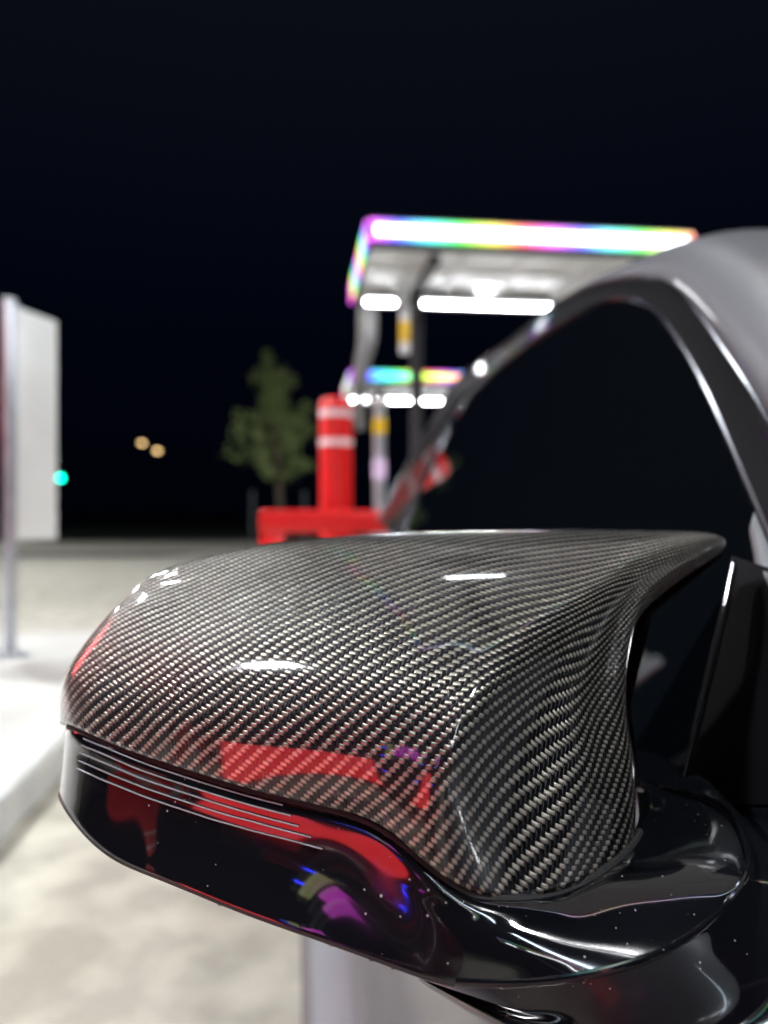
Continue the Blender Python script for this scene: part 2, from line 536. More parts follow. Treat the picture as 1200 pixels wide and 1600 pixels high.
# ------------------------------------------------------------------ led canopies of the vacuum bays
CA = R(6.6)
def make_canopy():
    root = empty('bay_canopy')
    W, D, Z = 3.03, 1.95, 3.45
    MB().box((W / 2, D / 2, Z + 0.15), (W - 0.06, D - 0.06, 0.22)).build('roof_panel', M_white, root)
    b = MB()
    for k in range(5):
        b.box((0.35 + k * (W - 0.7) / 4, D / 2, Z + 0.025), (0.05, D - 0.14, 0.03))
    b.box((W / 2, D * 0.35, Z + 0.028), (W - 0.2, 0.06, 0.024))
    b.build('ceiling_rib', M_white, root)
    f = MB()
    t = 0.03
    for c, d in (((W / 2, 0, Z + 0.14), (W, t, 0.28)), ((W / 2, D, Z + 0.14), (W, t, 0.28)),
                 ((0, D / 2, Z + 0.14), (t, D - t - .004, 0.28)), ((W, D / 2, Z + 0.14), (t, D - t - .004, 0.28))):
        f.box(c, d)
    f.build('fascia', M_darkmetal, root)
    # front white strip stands for the overexposed core, coloured ones for its halo
    MB().box((W / 2, -0.030, Z + 0.160), (W - 0.10, 0.024, 0.085), bevel=0.01).build('overexposed_core_strip', M_core, root)
    g = MB()
    g.box((W / 2, -0.026, Z + 0.235), (W, 0.02, 0.035)).box((W / 2, -0.026, Z + 0.085), (W, 0.02, 0.035))
    for x in (-0.026, W + 0.026):
        g.box((x, D / 2, Z + 0.14), (0.02, D, 0.22))
    g.box((W / 2, D + 0.026, Z + 0.14), (W, 0.02, 0.1))
    g.build('colour_light_strip', M_rgb, root)
    MB().box((0.10 + 0.16, D - 0.52, Z - 0.085), (0.32, 0.055, 0.04), bevel=0.012).build('lamp_tube', M_tube, root)
    MB().box((1.42, D - 0.52, Z - 0.085), (1.50, 0.055, 0.04), bevel=0.012).build('lamp_tube', M_tube, root)
    MB().box((0.26, D - 0.52, Z - 0.045), (0.36, 0.17, 0.03), bevel=0.006).box((1.42, D - 0.52, Z - 0.045), (1.54, 0.17, 0.03), bevel=0.006).box((0.26, D - 0.52, Z - 0.012), (0.03, 0.03, 0.03)).box((1.0, D - 0.52, Z - 0.012), (0.03, 0.03, 0.03)).box((1.9, D - 0.52, Z - 0.012), (0.03, 0.03, 0.03)).build('lamp_housing', M_darkmetal, root)  # wide housing added to keep the tube light off the ceiling
    MB().cyl((1.34, 1.15, Z - 0.03), (1.34, 1.15, Z + 0.02), 0.085, n=24).build('downlight', emit('downlight_white', (.95, .97, 1.0), 1.2), root)
    c = MB()
    c.box((0.63, D - 0.66, Z / 2 + 0.01), (0.12, 0.12, Z + 0.02), bevel=0.006)
    c.box((0.63, D - 0.66, 0.02), (0.30, 0.30, 0.03), bevel=0.004)
    c.build('column', M_darkmetal, root)
    MB().box((0.63, D / 2 - .08, Z - 0.008), (0.10, D - 0.5, 0.05)).build('cross_beam', M_darkmetal, root)
    return root
canopy = make_canopy()
canopy.location = (-0.13, 6.85, 0); canopy.rotation_euler.z = CA
spots = [((-0.13, 6.85), 'nearest lit canopy in view, rainbow edged roof on a dark column'),
         ((-0.60, 14.1), 'farther small lit canopy with blue and pink edge, seen beneath the nearest one'),
         ((-0.25, 0.75), 'lit vacuum bay canopy directly over the parked car'),
         ((1.6, -8.4), 'lit canopy over the empty bay behind the parked car\'s nose')]
for k, (s, lab) in enumerate(spots):
    o = canopy if k == 0 else copy_tree(canopy)
    o.location = (s[0], s[1], 0); o.rotation_euler.z = CA
    tag(o, lab, 'canopy', 'lit canopies over the vacuum bays')
    if k == 1:      # its front strip runs through the colours
        for ch in o.children:
            if ch.name.startswith('overexposed_core_strip'):
                ch.name = 'colour_light_front'; ch.data = ch.data.copy(); ch.data.materials.clear(); ch.data.materials.append(M_rgb2)
    if k == 2:      # this one stands on a column at its other end, beyond the car
        for ch in o.children:
            if ch.name.startswith('column'): ch.location = (2.25, -1.15, 0)
            if ch.name.startswith('lamp_'):
                ch.scale.x = .32; ch.location.x = .75 - 1.42 * .32
        for ch in [c for c in o.children if c.name.startswith('downlight') or (c.name.startswith('lamp_tube') and c.dimensions.x < .5)]:
            bpy.data.objects.remove(ch, do_unlink=True)

# ------------------------------------------------------------------ lot lamps on poles (outside the picture; some glint on the mirror cap, others are added for light)
def make_lotlamp():
    root = empty('lot_lamp')
    MB().box((0, 0, 3.5), (0.13, 0.13, 7.0), bevel=0.01).build('pole', M_darkmetal, root)
    MB().cyl((0, 0, 0), (0, 0, 0.35), 0.26, n=24, bevel=0.02).build('base', M_walk, root)
    MB().box((0, -0.55, 7.02), (0.42, 0.9, 0.12), bevel=0.03).build('lamp_head', M_darkmetal, root)
    MB().box((0, -0.55, 6.945), (0.36, 0.8, 0.02)).build('diffuser', M_lot, root)
    return root
lot = make_lotlamp()
for k, (x, y, rz, lab) in enumerate([(-5.9, 5.6, R(90), 'tall lot lamp on the sidewalk beyond the left edge of the picture'),
                                     (-9.0, 13.0, R(60), 'tall lot lamp far left beside the access road'),
                                     (-4.7, 0.2, R(90), 'tall lot lamp on the sidewalk directly left of the viewer'),
                                     (8.0, 24.0, R(-60), 'unseen tall lot lamp to the right beyond the canopies, placed to light the tree'),
                                     (-16.0, 20.0, R(60), 'tall lot lamp added at the far left corner to brighten the pavement'),
                                     (5.6, 4.6, R(-90), 'tall lot lamp added beyond the silver grey coupe to light the white sign'),
                                     (3.6, -4.2, R(205), 'tall lot lamp added behind the viewer at the right to light kerb and sign')]):
    o = lot if k == 0 else copy_tree(lot)
    o.location = (x, y, 0); o.rotation_euler.z = rz
    tag(o, lab, 'lamp post', 'lot lamps on square poles')

# ------------------------------------------------------------------ background things
# white sign panel on a post, seen at an angle
root = empty('post_sign', (-2.47, 5.07, 0.146))
tag(root, 'large blank white panel sign on a slim galvanised post by the left kerb', 'sign')
MB().cyl((0, 0, 0), (0, 0, 2.36), 0.042, n=20, bevel=0.008).build('post', M_galv, root)
MB().cyl((0, 0, 0), (0, 0, 0.02), 0.12, n=24).build('base_plate', M_galv, root)
sa = math.atan2(0.41, 0.10)
MB().box(Vector((0.07, 0.225, 1.54)), (0.42, 0.03, 1.56), rz=sa, bevel=0.012).build('panel', M_signwhite, root)
MB().box(Vector((-0.11, -0.30, 1.15)), (0.42, 0.03, 1.0), rz=sa, bevel=0.01).build('print_panel', M_pink, root)

def bollard():
    root = empty('bollard')
    r = 0.095
    MB().cyl((0, 0, 0), (0, 0, 1.76), r, n=32, bevel=0.035).build('post', M_red, root)
    for z in (1.665, 1.50):
        MB().cyl((0, 0, z - 0.020), (0, 0, z + 0.020), r + 0.0025, n=32).build('reflective_band', M_band, root)
    return root
bo = bollard()
for k, (x, y, lab) in enumerate([(-0.278, 4.45, 'tall red bollard with two white bands standing behind the red barrier'),
                                 (-3.1, -0.95, 'red bollard with two white bands behind the viewer at the kerb'),
                                 (1.35, -2.6, 'red bollard with two white bands in front of the parked car')]):
    o = bo if k == 0 else copy_tree(bo)
    o.location = (x, y, 0)
    tag(o, lab, 'bollard', 'red bollards guarding the vacuum bays')

def barrier(L, n_leg=3):
    root = empty('guard_barrier')
    MB().box((L / 2, 0, 1.05), (L, 0.12, 0.12), bevel=0.018, seg=3).build('rail', M_red, root)
    for k in range(n_leg):
        x = 0.066 + k * (L - 0.132) / (n_leg - 1)
        MB().box((x, 0, 0.4945), (0.128, 0.116, 0.989), bevel=0.008).build('leg', M_red, root)
    return root
ba = barrier(1.55, 2)
ba.location = (-0.655, 4.05, 0); ba.rotation_euler.z = CA
tag(ba, 'low red tubular guard barrier in front of the tall banded bollard', 'barrier')
bb = barrier(2.2, 3)
bb.location = (-4.6, -1.75, 0); bb.rotation_euler.z = CA
tag(bb, 'red tubular guard barrier behind the viewer, ahead of the parked car', 'barrier')

# glowing red box and coloured posts, added unseen behind the viewer for mirror reflections
gp = empty('red_reflection_box', (-1.22, -0.86, 0), R(-45))
tag(gp, 'glowing red box on two short legs, added behind the viewer for its mirror reflection', 'sign')
MB().box((0, 0, .72), (.66, .06, .70), bevel=.02, seg=3).build('frame', M_red, gp)
for y in (-.034, .034):
    MB().box((0, y, .72), (.60, .008, .64), bevel=.003).build('lit_face', emit('backlit_red_box', (1.0, 0.006, 0.015), 1.5), gp)
for x in (-.30, .30):
    MB().box((x, 0, .185), (.07, .05, .37), bevel=.006).build('leg', M_darkmetal, gp)
def reflection_post(x, y, lab, bands):
    r = empty('reflection_post', (x, y, 0))
    tag(r, lab, 'light post', 'light posts added behind the viewer for reflections')
    MB().cyl((0, 0, 0), (0, 0, 1.5), .035, n=20, bevel=.008).build('post', M_darkmetal, r)
    for z0, z1, c, k in bands:
        MB().cyl((0, 0, z0), (0, 0, z1), .037, n=20, bevel=.004).build('light_band', emit('led_band', c, k), r)
reflection_post(-.50, -.85, 'short post with magenta light bands, added behind the viewer for its reflection', [(.74, .80, (.8, .0, .75), .8), (1.20, 1.38, (.8, .0, .75), 0.8)])
reflection_post(-.60, -.92, 'second magenta lit post added for its reflection, nearer the red box', [(1.18, 1.36, (.8, .0, .75), 0.8)])
reflection_post(-.72, -.95, 'added post with a yellow green light band beside the red box', [(1.15, 1.45, (.45, .5, .08), .5)])
reflection_post(-.84, -1.05, 'added post with small blue lights beside the red box', [(.80, .825, (.0, .02, 1.0), 6), (1.18, 1.205, (.0, .02, 1.0), 6), (1.38, 1.405, (.0, .02, 1.0), 6)])

tp = empty('streak_light_post', (1.45, -2.75, 0), R(30))  # added upright light that draws a streak along the cap ridge
tag(tp, 'tall post with an upright cold white tube, added to streak the mirror cap', 'light post')
MB().box((0, 0, 1.75), (.10, .10, 3.5), bevel=.01).build('post', M_darkmetal, tp)
MB().cyl((0, 0, 0), (0, 0, .04), .16, n=24, bevel=.008).build('base_plate', M_galv, tp)
MB().cyl((-.05, .085, .75), (-.05, .085, 3.35), .028, n=16).build('lamp_tube', emit('upright_tube', (.72, .87, 1.0), 16.0), tp)

# glowing red panel added out of the picture for a red reflection
root = empty('red_reflection_panel', (-7.2, 5.9, 0.0), R(-39))
tag(root, 'glowing red panel on a dark pole, added left of the white post sign for its reflection', 'sign')
MB().box((0, 0, .95), (0.16, 0.16, 1.9), bevel=.01).build('pole', M_darkmetal, root)
MB().box((0, 0, 3.3), (0.22, 1.5, 2.9), bevel=.03).build('frame', M_darkmetal, root)
MB().box((0.115, 0, 3.3), (0.02, 1.36, 2.76), bevel=.006).build('lit_panel', emit('backlit_red', (1.0, 0.01, 0.02), 1.8), root)

# vacuum post with purple light band
root = empty('vacuum_post', (-0.035, 6.1, 0))
tag(root, 'slim silver vacuum post with domed top and purple band, right of the red bollard', 'vacuum post')
MB().cyl((0, 0, 0), (0, 0, 1.92), 0.045, n=24).build('post', M_galv, root)
MB().sphere((0, 0, 1.98), 0.075, (1, 1, .8), 20).build('dome_cap', M_chrome, root)
MB().cyl((0, 0, 1.72), (0, 0, 1.84), 0.05, n=24).build('yellow_plate', M_yellow, root)
MB().cyl((0, 0, 1.36), (0, 0, 1.52), 0.05, n=24).build('purple_light_band', emit('led_purple', (0.45, 0.05, 0.6), 0.12), root)
MB().cyl((0, 0, 0), (0, 0, .12), 0.12, n=24, bevel=0.01).build('base', M_galv, root)

# hose hanging from the near canopy
hp = bs_curve([P(575, 478, 8.75), P(574, 500, 8.72), P(574, 530, 8.7), P(568, 560, 8.7), P(562, 600, 8.7), P(562, 640, 8.7), P(564, 672, 8.7)], 30)
hr = np.interp(np.linspace(0, 1, 30), [0, .3, .7, 1], [.115, .105, .085, .06])
o = MB().tube(hp, hr, 14).build('vacuum_hose', M_hose)
tag(o, 'thick pale grey hose hanging from the left corner of the nearest canopy', 'hose')

# tag plate beside the column
root = empty('hanging_plate', (P(632, 520, 8.0)[0], 7.9, 0))
tag(root, 'narrow white and yellow plate hanging left of the dark canopy column', 'plate')
zt = P(0, 485, 7.9)[2]
MB().box((0, 0, zt - 0.20), (0.10, 0.03, 0.50), bevel=0.012).build('white_plate', M_white, root)
MB().box((0, -0.019, zt - 0.22), (0.10, 0.006, 0.22), bevel=0.002).build('yellow_plate', M_yellow, root)
MB().cyl((0, 0, zt + 0.05), (0, 0, 3.45), 0.006, n=8).build('cord', M_darkmetal, root)

# young tree with stakes on the verge
TX, TY = P(437, 0, 25)[0], 29.6
tr = empty('young_tree', (TX * 29.6 / 25, TY, 0))
tag(tr, 'young staked tree with a thin trunk and loose green crown on the dark verge', 'tree')
TH = 7.0
tb = MB()
tb.tube([(0, 0, 0), (0.03, 0, 1.2), (-0.04, 0, 2.4), (-0.12, 0, 3.6), (-0.2, 0, 4.8), (-0.45, 0, 6.6)], [0.16, 0.14, 0.125, 0.09, 0.06, 0.02], 10)
limbs = []
for k in range(24):
    z0 = 2.2 + k * 0.17
    a = k * 2.4 + random.uniform(-.4, .4)
    ln = random.uniform(1.0, 1.75) if z0 < 4.5 else random.uniform(.35, .8)
    p0 = Vector((-0.04 * z0 / 1.2, 0, z0))
    p1 = p0 + Vector((math.cos(a) * ln * .55, math.sin(a) * ln * .55, ln * .28))
    p2 = p0 + Vector((math.cos(a) * ln, math.sin(a) * ln, ln * .62 * random.uniform(.5, 1.1)))
    tb.tube([p0, p1, p2], [0.045, 0.03, 0.01], 6)
    limbs.append((p0, p1, p2))
tb.build('trunk', M_bark, tr)
lv, lf = [], []
def leafclump(c, r, n):
    for _ in range(n):
        d = Vector(rng.normal(size=3)); d.normalize()
        p = c + d * r * (random.random() ** .5)
        s = random.uniform(.07, .14)
        a = Vector(rng.normal(size=3)).normalized(); b = a.cross(Vector(rng.normal(size=3))).normalized()
        i = len(lv)
        lv.extend([p - a * s, p + b * s * .55, p + a * s, p - b * s * .55])
        lf.append((i, i + 1, i + 2, i + 3))
for (p0, p1, p2) in limbs:
    for t in (0.3, .5, .7, .88, 1.05):
        c = p0.lerp(p2, t) + Vector(rng.normal(size=3)) * .12
        leafclump(c, random.uniform(.20, .44), 20)
for z in (5.6, 6.2, 6.8, 7.1):
    leafclump(Vector((-.1 - z * .05, 0, z)), .30, 40)
link('crown', mesh_from(lv, lf, smooth=False), M_leaf, tr)
for k, (dx, lab) in enumerate([(-1.05, 'left grey wooden stake beside the young tree'), (0.95, 'right grey wooden stake beside the young tree')]):
    o = MB().box((TX * 29.6 / 25 + dx, TY, 0.95), (0.12, 0.12, 1.95), bevel=0.01).build('tree_stake', M_stake)
    tag(o, lab, 'stake', 'stakes beside the young tree')

# street lamps and traffic light far off
def streetlamp(px, py, D, lab, arm):
    X, _, Z = P(px, py, D)
    root = empty('street_lamp', (X, D, 0))
    tag(root, lab, 'street lamp', 'distant orange street lamps')
    MB().tube([(arm, 0, 0), (arm, 0, Z - .2), (arm * .6, 0, Z + .25), (0, 0, Z + .2)], [.12, .08, .05, .04], 8).build('pole', M_darkmetal, root)
    MB().box((0, 0, Z + .12), (.8, .35, .14), bevel=.04).build('lamp_head', M_darkmetal, root)
    MB().sphere((0, 0, Z), .26, (1, 1, .7), 12).build('lamp_glass', emit('sodium_lamp', (1.0, 0.66, 0.28), 1.2), root)
streetlamp(246, 704, 70, 'nearer of the two distant orange street lamps, the lower right one', 0.7)
streetlamp(222, 692, 74, 'farther of the two distant orange street lamps, the upper left one', 0.9)
X, _, Z = P(95, 747, 62)
root = empty('traffic_light', (X, 62, 0))
tag(root, 'distant traffic light showing green beside the white sign', 'traffic light')
MB().tube([(-4, .2, 0), (-4, .2, Z + 1.2), (-2, .2, Z + 1.5), (.2, .2, Z + 1.2)], [.14, .1, .08, .06], 8).build('pole', M_darkmetal, root)
MB().box((0, 0.1, Z + .38), (.38, .24, 1.2), bevel=.04).build('signal_box', M_darkmetal, root)
MB().cyl((0, -.02, Z), (0, -.06, Z), .22, n=20).build('green_lamp', emit('green_signal', (0.0, 0.95, 0.55), 3), root)
for zz in (.38, .76):
    MB().cyl((0, -.02, Z + zz), (0, -.05, Z + zz), .14, n=20).build('unlit_lamp', M_dark, root)

# ------------------------------------------------------------------ the parked car
YA = R(-6.4)
du = Vector((math.sin(YA), math.cos(YA), 0)); dvv = Vector((math.cos(YA), -math.sin(YA), 0))
DU, DV = np.array(du), np.array(dvv)
def Cw(u, v, z):
    return (u * DU[0] + v * DV[0], u * DU[1] + v * DV[1], z)
def ray(px, py):
    d = np.array([(px - 600) / FPX, 1.0, -(py - 800) / FPX])
    return np.array([d @ DU, d @ DV, d[2]])          # in car axes (u, v, z), from (0, 0, H)
TS = 0.55
def hit(px, py, off=0.0):
    """point of the leaning side-glass plane v = .20 + TS (z - .98) + off, in car axes"""
    r = ray(px, py)
    t = (0.20 + off + TS * (H - 0.98)) / (r[1] - TS * r[2])
    return np.array([r[0] * t, r[1] * t, H + r[2] * t])
def cw(a):
    a = np.asarray(a)
    return np.stack([a[..., 0] * DU[0] + a[..., 1] * DV[0], a[..., 0] * DU[1] + a[..., 1] * DV[1], a[..., 2]], -1)

car = empty('parked_car', (0, 0, 0))
tag(car, 'silver grey coupe with tinted side glass and a carbon fibre cap on its door mirror', 'car')
VC = 1.08

# window outline on the side of the car (pixels of the visible part)
Gpx = [(622, 838), (652, 775), (690, 695), (738, 614), (800, 556), (850, 521), (900, 490), (950, 469), (990, 466), (1022, 480), (1052, 513), (1100, 592), (1150, 698), (1195, 800), (1240, 905)]
G = bs_curve([hit(*p) for p in Gpx], 120, .9)
Bpx = [(590, 815), (625, 745), (668, 668), (716, 592), (785, 540), (846, 492), (900, 458), (950, 441), (1000, 435), (1045, 446), (1090, 490), (1135, 555), (1185, 632), (1240, 735), (1300, 850)]
B = bs_curve([hit(*p) for p in Bpx], 120, .9)

# side glass: fill below the outline down to the belt
nG = len(G)
rows = []
belt_z = 0.955
for t in np.linspace(0, 1, 8):
    r = G.copy()
    zb = belt_z + 0.03 * np.clip((G[:, 0] - 0.5) / 1.6, 0, 1)
    r[:, 2] = G[:, 2] * (1 - t) + zb * t
    r[:, 1] = 0.20 + TS * (r[:, 2] - .98)
    rows.append(r)
rows = np.array(rows)
M_glass = gloss_black('tinted_glass', base=(0.002, 0.003, 0.004), specks=False, rough=0.01)
M_glass.node_tree.nodes['Principled BSDF'].inputs['Coat Weight'].default_value = 0.0
sg = link('side_window', grid_mesh(cw(rows), 'side_window'), M_glass, car)

def offset_row(A, dv_, du_=0, dz_=0):
    r = A.copy(); r[:, 0] += du_; r[:, 1] += dv_; r[:, 2] += dz_
    return r
# inner grey bead, flat black frame, outer silver edge
bead = MB().tube([Vector(q) for q in cw(offset_row(G, -0.003))], 0.0027, 8).build('window_bead', M_trim, sg)
fr = []
Gm = offset_row(G, -0.004)
for t in np.linspace(0, 1, 7):
    r = Gm * (1 - t) + offset_row(B, 0.002) * t
    r[:, 1] -= 0.002 * math.sin(math.pi * t)
    fr.append(r)
link('window_frame', grid_mesh(cw(np.array(fr))), M_seal, sg)

# roof rail and front pillar: rolls over from the frame towards the roof
tt = np.linspace(0, 1, 120)
wfac = np.interp(tt, [0, .15, .35, .5, .62, .8, 1], [.05, .06, .12, .45, .85, 1.1, 1.2])[:, None]
roll = [np.array([0, .002, 0]), np.array([-.002, .000, .014]), np.array([-.006, 0.010, .030]), np.array([-.012, .030, .046]), np.array([-.02, .06, .056]), np.array([-.028, .10, .062]), np.array([-.032, .13, .060])]
rr_ = np.array([B + o_[None, :] * wfac for o_ in roll])
link('roof_rail', grid_mesh(cw(bs_surface(rr_[:, ::3], 160, 40, .8))), M_paint, car)
MB().tube([Vector(q) for q in cw(offset_row(B, -0.001, 0, 0.002))], 0.0020, 8).build('drip_moulding', M_trim, car)

# roof skin from rail to rail across the car, windscreen from pillar to pillar
edge = rr_[-1]
def mirrored(a):
    r = a.copy(); r[:, 1] = 2 * VC - r[:, 1]; return r
ridx = [i for i in range(120) if edge[i, 0] >= 0.80]
k0, k1 = min(ridx), max(ridx)
er = edge[:k1 + 1]
roof = []
for t in np.linspace(0, 1, 17):
    r = er * (1 - t) + mirrored(er) * t
    r[:, 2] += 0.02 * (1 - (2 * t - 1) ** 2)
    r[:, 0] += 0.25 * (1 - (2 * t - 1) ** 2) * np.clip((er[:, 0] - 1.5), 0, 1)
    roof.append(r)
link('roof', grid_mesh(cw(np.array(roof))), M_paint, car)
ew = edge[k1:]
ws = []
for t in np.linspace(0, 1, 17):
    r = ew * (1 - t) + mirrored(ew) * t
    b_ = 1 - (2 * t - 1) ** 2
    r[:, 2] += 0.02 * b_ * np.linspace(1, .1, len(ew))
    r[:, 0] -= 0.20 * b_ * np.linspace(0, 1, len(ew)) + .0
    ws.append(r)
link('windscreen', grid_mesh(cw(np.array(ws))), M_glass, car)
# the far side: glass, frame and rail mirrored
link('far_side_window', grid_mesh(cw(np.array([mirrored(r) for r in rows]))), M_glass, car)
link('far_roof_rail', grid_mesh(cw(np.array([mirrored(r) for r in rr_]))), M_paint, car)
link('far_window_frame', grid_mesh(cw(np.array([mirrored(r) for r in fr]))), M_seal, car)

# lower body as one loft along the car
us = np.array([-1.38, -1.33, -1.15, -.9, -.55, -.15, .2, .6, 1.1, 1.7, 2.25, 2.7, 3.05, 3.25, 3.32])
hwf = np.interp(us, [-1.38, -1.33, -1.15, -.9, -.4, .2, 2.4, 2.8, 3.1, 3.25, 3.32], [.62, .72, .88, .95, .985, .99, .99, .975, .93, .84, .70])
top = np.interp(us, [-1.38, -1.33, -1.15, -.9, -.3, .2, 2.3, 2.8, 3.2, 3.32], [.60, .66, .74, .80, .91, .965, .965, 1.02, 1.03, .98])
low = np.interp(us, [-1.38, -1.1, -.9, 2.7, 3.0, 3.32], [.24, .16, .15, .16, .22, .34])
prof = [(0.00, 0.00), (.96, 0.0), (1.0, .02), (1.08, .045), (1.085, .08), (1.06, .105), (1.0, .125), (.975, .18), (.955, .30), (.975, .50), (.995, .72), (.985, .84), (.955, .92), (.905, .97), (.86, .995), (.7, 1.01), (.4, 1.03), (0, 1.04)]
Lf = []
for k, u in enumerate(us):
    row = []
    half = [(VC - a * hwf[k], low[k] + b_ * (top[k] - low[k])) for a, b_ in prof]
    other = [(2 * VC - v, z) for v, z in half[::-1]][1:-1]
    for v, z in half + other:
        row.append((u, v, z))
    Lf.append(row)
Lf = np.array(Lf)
Ec, _ = bspline_matrix(len(us), 60)
Lf = np.einsum('ij,jkx->ikx', Ec, Lf)
bme = grid_mesh(cw(Lf), 'body', closed_u=True)
bmm = bmesh.new(); bmm.from_mesh(bme)
bmm.verts.ensure_lookup_table()
nn = Lf.shape[1]
bmm.faces.new([bmm.verts[k] for k in range(nn)]).smooth = True
bmm.faces.new([bmm.verts[(Lf.shape[0] - 1) * nn + k] for k in range(nn)][::-1]).smooth = True
bmesh.ops.recalc_face_normals(bmm, faces=bmm.faces)
bmm.to_mesh(bme); bmm.free()
body = link('body', bme, M_paint, car)
# wheel wells cut out
wells = []
for u in (-.52, 2.22):
    for v in (VC - .93, VC + .93):
        w = MB().cyl(Cw(u, v - .25, .335), Cw(u, v + .25, .335), .375, n=48).build('well_cutter', M_dark)
        wells.append(w)
dg = None
for w in wells:
    md = body.modifiers.new('well', 'BOOLEAN'); md.operation = 'DIFFERENCE'; md.solver = 'EXACT'; md.object = w
bpy.context.view_layer.update()
dg = bpy.context.evaluated_depsgraph_get()
nb = bpy.data.meshes.new_from_object(body.evaluated_get(dg))
body.modifiers.clear()
body.data = nb
for w in wells:
    bpy.data.objects.remove(w, do_unlink=True)

def make_wheel(u, v, side):
    w = empty('wheel', Cw(u, v, .335), 0, car)
    w.rotation_euler.z = -YA
    b = MB()
    n = 48
    sec = [(.235, -.10), (.31, -.115), (.335, -.09), (.335, .09), (.31, .115), (.235, .10)]
    rings = []
    for k in range(n):
        a = 2 * math.pi * k / n
        rings.append([b.bm.verts.new((y, r * math.cos(a), r * math.sin(a))) for r, y in sec])
    for k in range(n):
        k2 = (k + 1) % n
        for q in range(len(sec)):
            q2 = (q + 1) % len(sec)
            b.bm.faces.new((rings[k][q], rings[k][q2], rings[k2][q2], rings[k2][q]))
    b.build('tyre', M_rubber, w)
    rb = MB()
    s = -1 if side < 0 else 1
    rb.cyl((s * .06, 0, 0), (s * .105, 0, 0), .045, n=24, bevel=.005)
    for k in range(10):
        a = 2 * math.pi * k / 10
        rb.box((s * .085, math.cos(a) * .13, math.sin(a) * .13), (.025, .20, .028), rot=Euler((a, 0, 0)), bevel=.005)
    for r0 in (.236, .22):
        pts = [(s * .09, r0 * math.cos(2 * math.pi * k / 48), r0 * math.sin(2 * math.pi * k / 48)) for k in range(49)]
        rb.tube(pts, .01, 8)
    rb.cyl((s * -.02, 0, 0), (s * .02, 0, 0), .22, n=40)
    rb.build('rim', M_galv, w)
for u in (-.52, 2.22):
    make_wheel(u, VC - .86, -1); make_wheel(u, VC + .86, 1)
# head and tail lights, handle, door line
for v in (VC - .62, VC + .62):
    MB().box(Cw(-1.16, v, .645), (.36, .22, .12), rz=-YA, bevel=.03, seg=3).build('headlight', simple('headlight_glass', (.5, .52, .55), .08, coat=1.0, noise=.1), car)
    MB().box(Cw(3.20, v, .86), (.40, .16, .12), rz=-YA, bevel=.03, seg=3).build('tail_light', simple('tail_light_red', (.25, .01, .01), .12, coat=1.0, noise=.1), car)
MB().box(Cw(1.50, .085, .84), (.03, .20, .028), rz=-YA, bevel=.01, seg=3).build('door_handle', M_black, car)
MB().tube([Vector(Cw(1.75, .088, .84)), Vector(Cw(1.75, .10, .60)), Vector(Cw(1.70, .135, .34))], .003, 6).build('door_gap', M_dark, car)
MB().tube([Vector(Cw(u, .20 + TS * (.962 - .98) - .012, .962 + .03 * max(0, min(1, (u - .5) / 1.6)))) for u in np.linspace(.30, 2.3, 24)], .008, 8).build('belt_moulding', M_black, car)

# sail panel edge (thin bright line) on the side glass
MB().tube([Vector(cw(hit(x, y, -.009))) for x, y in [(1060, 1255), (1068, 1215), (1085, 1140), (1112, 1030), (1132, 950), (1146, 880)]], .0009, 8).build('sail_panel_edge', M_trim, car)
# dark sail panel in front of the line
sp_ = [hit(x, y, -.004) for x, y in [(1066, 1262), (1088, 1145), (1114, 1035), (1134, 952), (1150, 872), (1235, 900), (1275, 1100), (1275, 1262)]]
me = mesh_from(cw(np.array(sp_)), [tuple(range(8))], smooth=False)
so = link('sail_panel', me, simple('sail_panel_black', (0.0022, 0.0022, 0.0030), 0.6, spec=0.05, noise=0.1), car)
sm = so.modifiers.new('thickness', 'SOLIDIFY'); sm.thickness = .003
# pillar foot: pale rounded piece at the right edge
ft = bs_curve(cw(np.array([hit(x, y, .004) for x, y in [(1188, 798), (1192, 820), (1203, 860), (1222, 910), (1262, 970), (1300, 1060)]])), 24)
MB().tube([Vector(q) for q in ft], np.interp(np.linspace(0, 1, 24), [0, .15, .6, 1], [.003, .008, .010, .012]), 14).build('pillar_foot', M_paint, car)

# a second car, parked behind the viewer (seen only as a reflection in the gloss black housing)
other = empty('parked_car', (0, 0, 0))
M_maroon = simple('maroon_paint', (0.10, 0.006, 0.012), 0.25, metal=0.2, coat=1.0, noise=0.03, nscale=300)
def recolour(o, m):
    o.data = o.data.copy(); o.data.materials.clear(); o.data.materials.append(m)
for ch in list(car.children):
    if ch.name.split('.')[0] in ('body', 'roof', 'windscreen', 'wheel', 'side_window', 'far_side_window', 'roof_rail', 'far_roof_rail', 'headlight', 'tail_light'):
        c = copy_tree(ch, other) or [x for x in COL.objects if x.parent == other][-1]
for ch in other.children:
    k = ch.name.split('.')[0]
    if k in ('body', 'roof', 'roof_rail', 'far_roof_rail'):
        recolour(ch, M_maroon)
for ch in other.children:
    for n_ in ('far_side_window', 'far_roof_rail'):
        if ch.name.startswith(n_): ch.name = n_[4:]
th = R(-82)
other.rotation_euler.z = th
cc = Vector(Cw(1.0, VC, 0)); cc.rotate(Euler((0, 0, th)))
other.location = Vector((-2.9, -2.75, 0)) - cc
tag(other, 'maroon coupe parked crosswise behind the viewer, beyond the guard barrier', 'car')

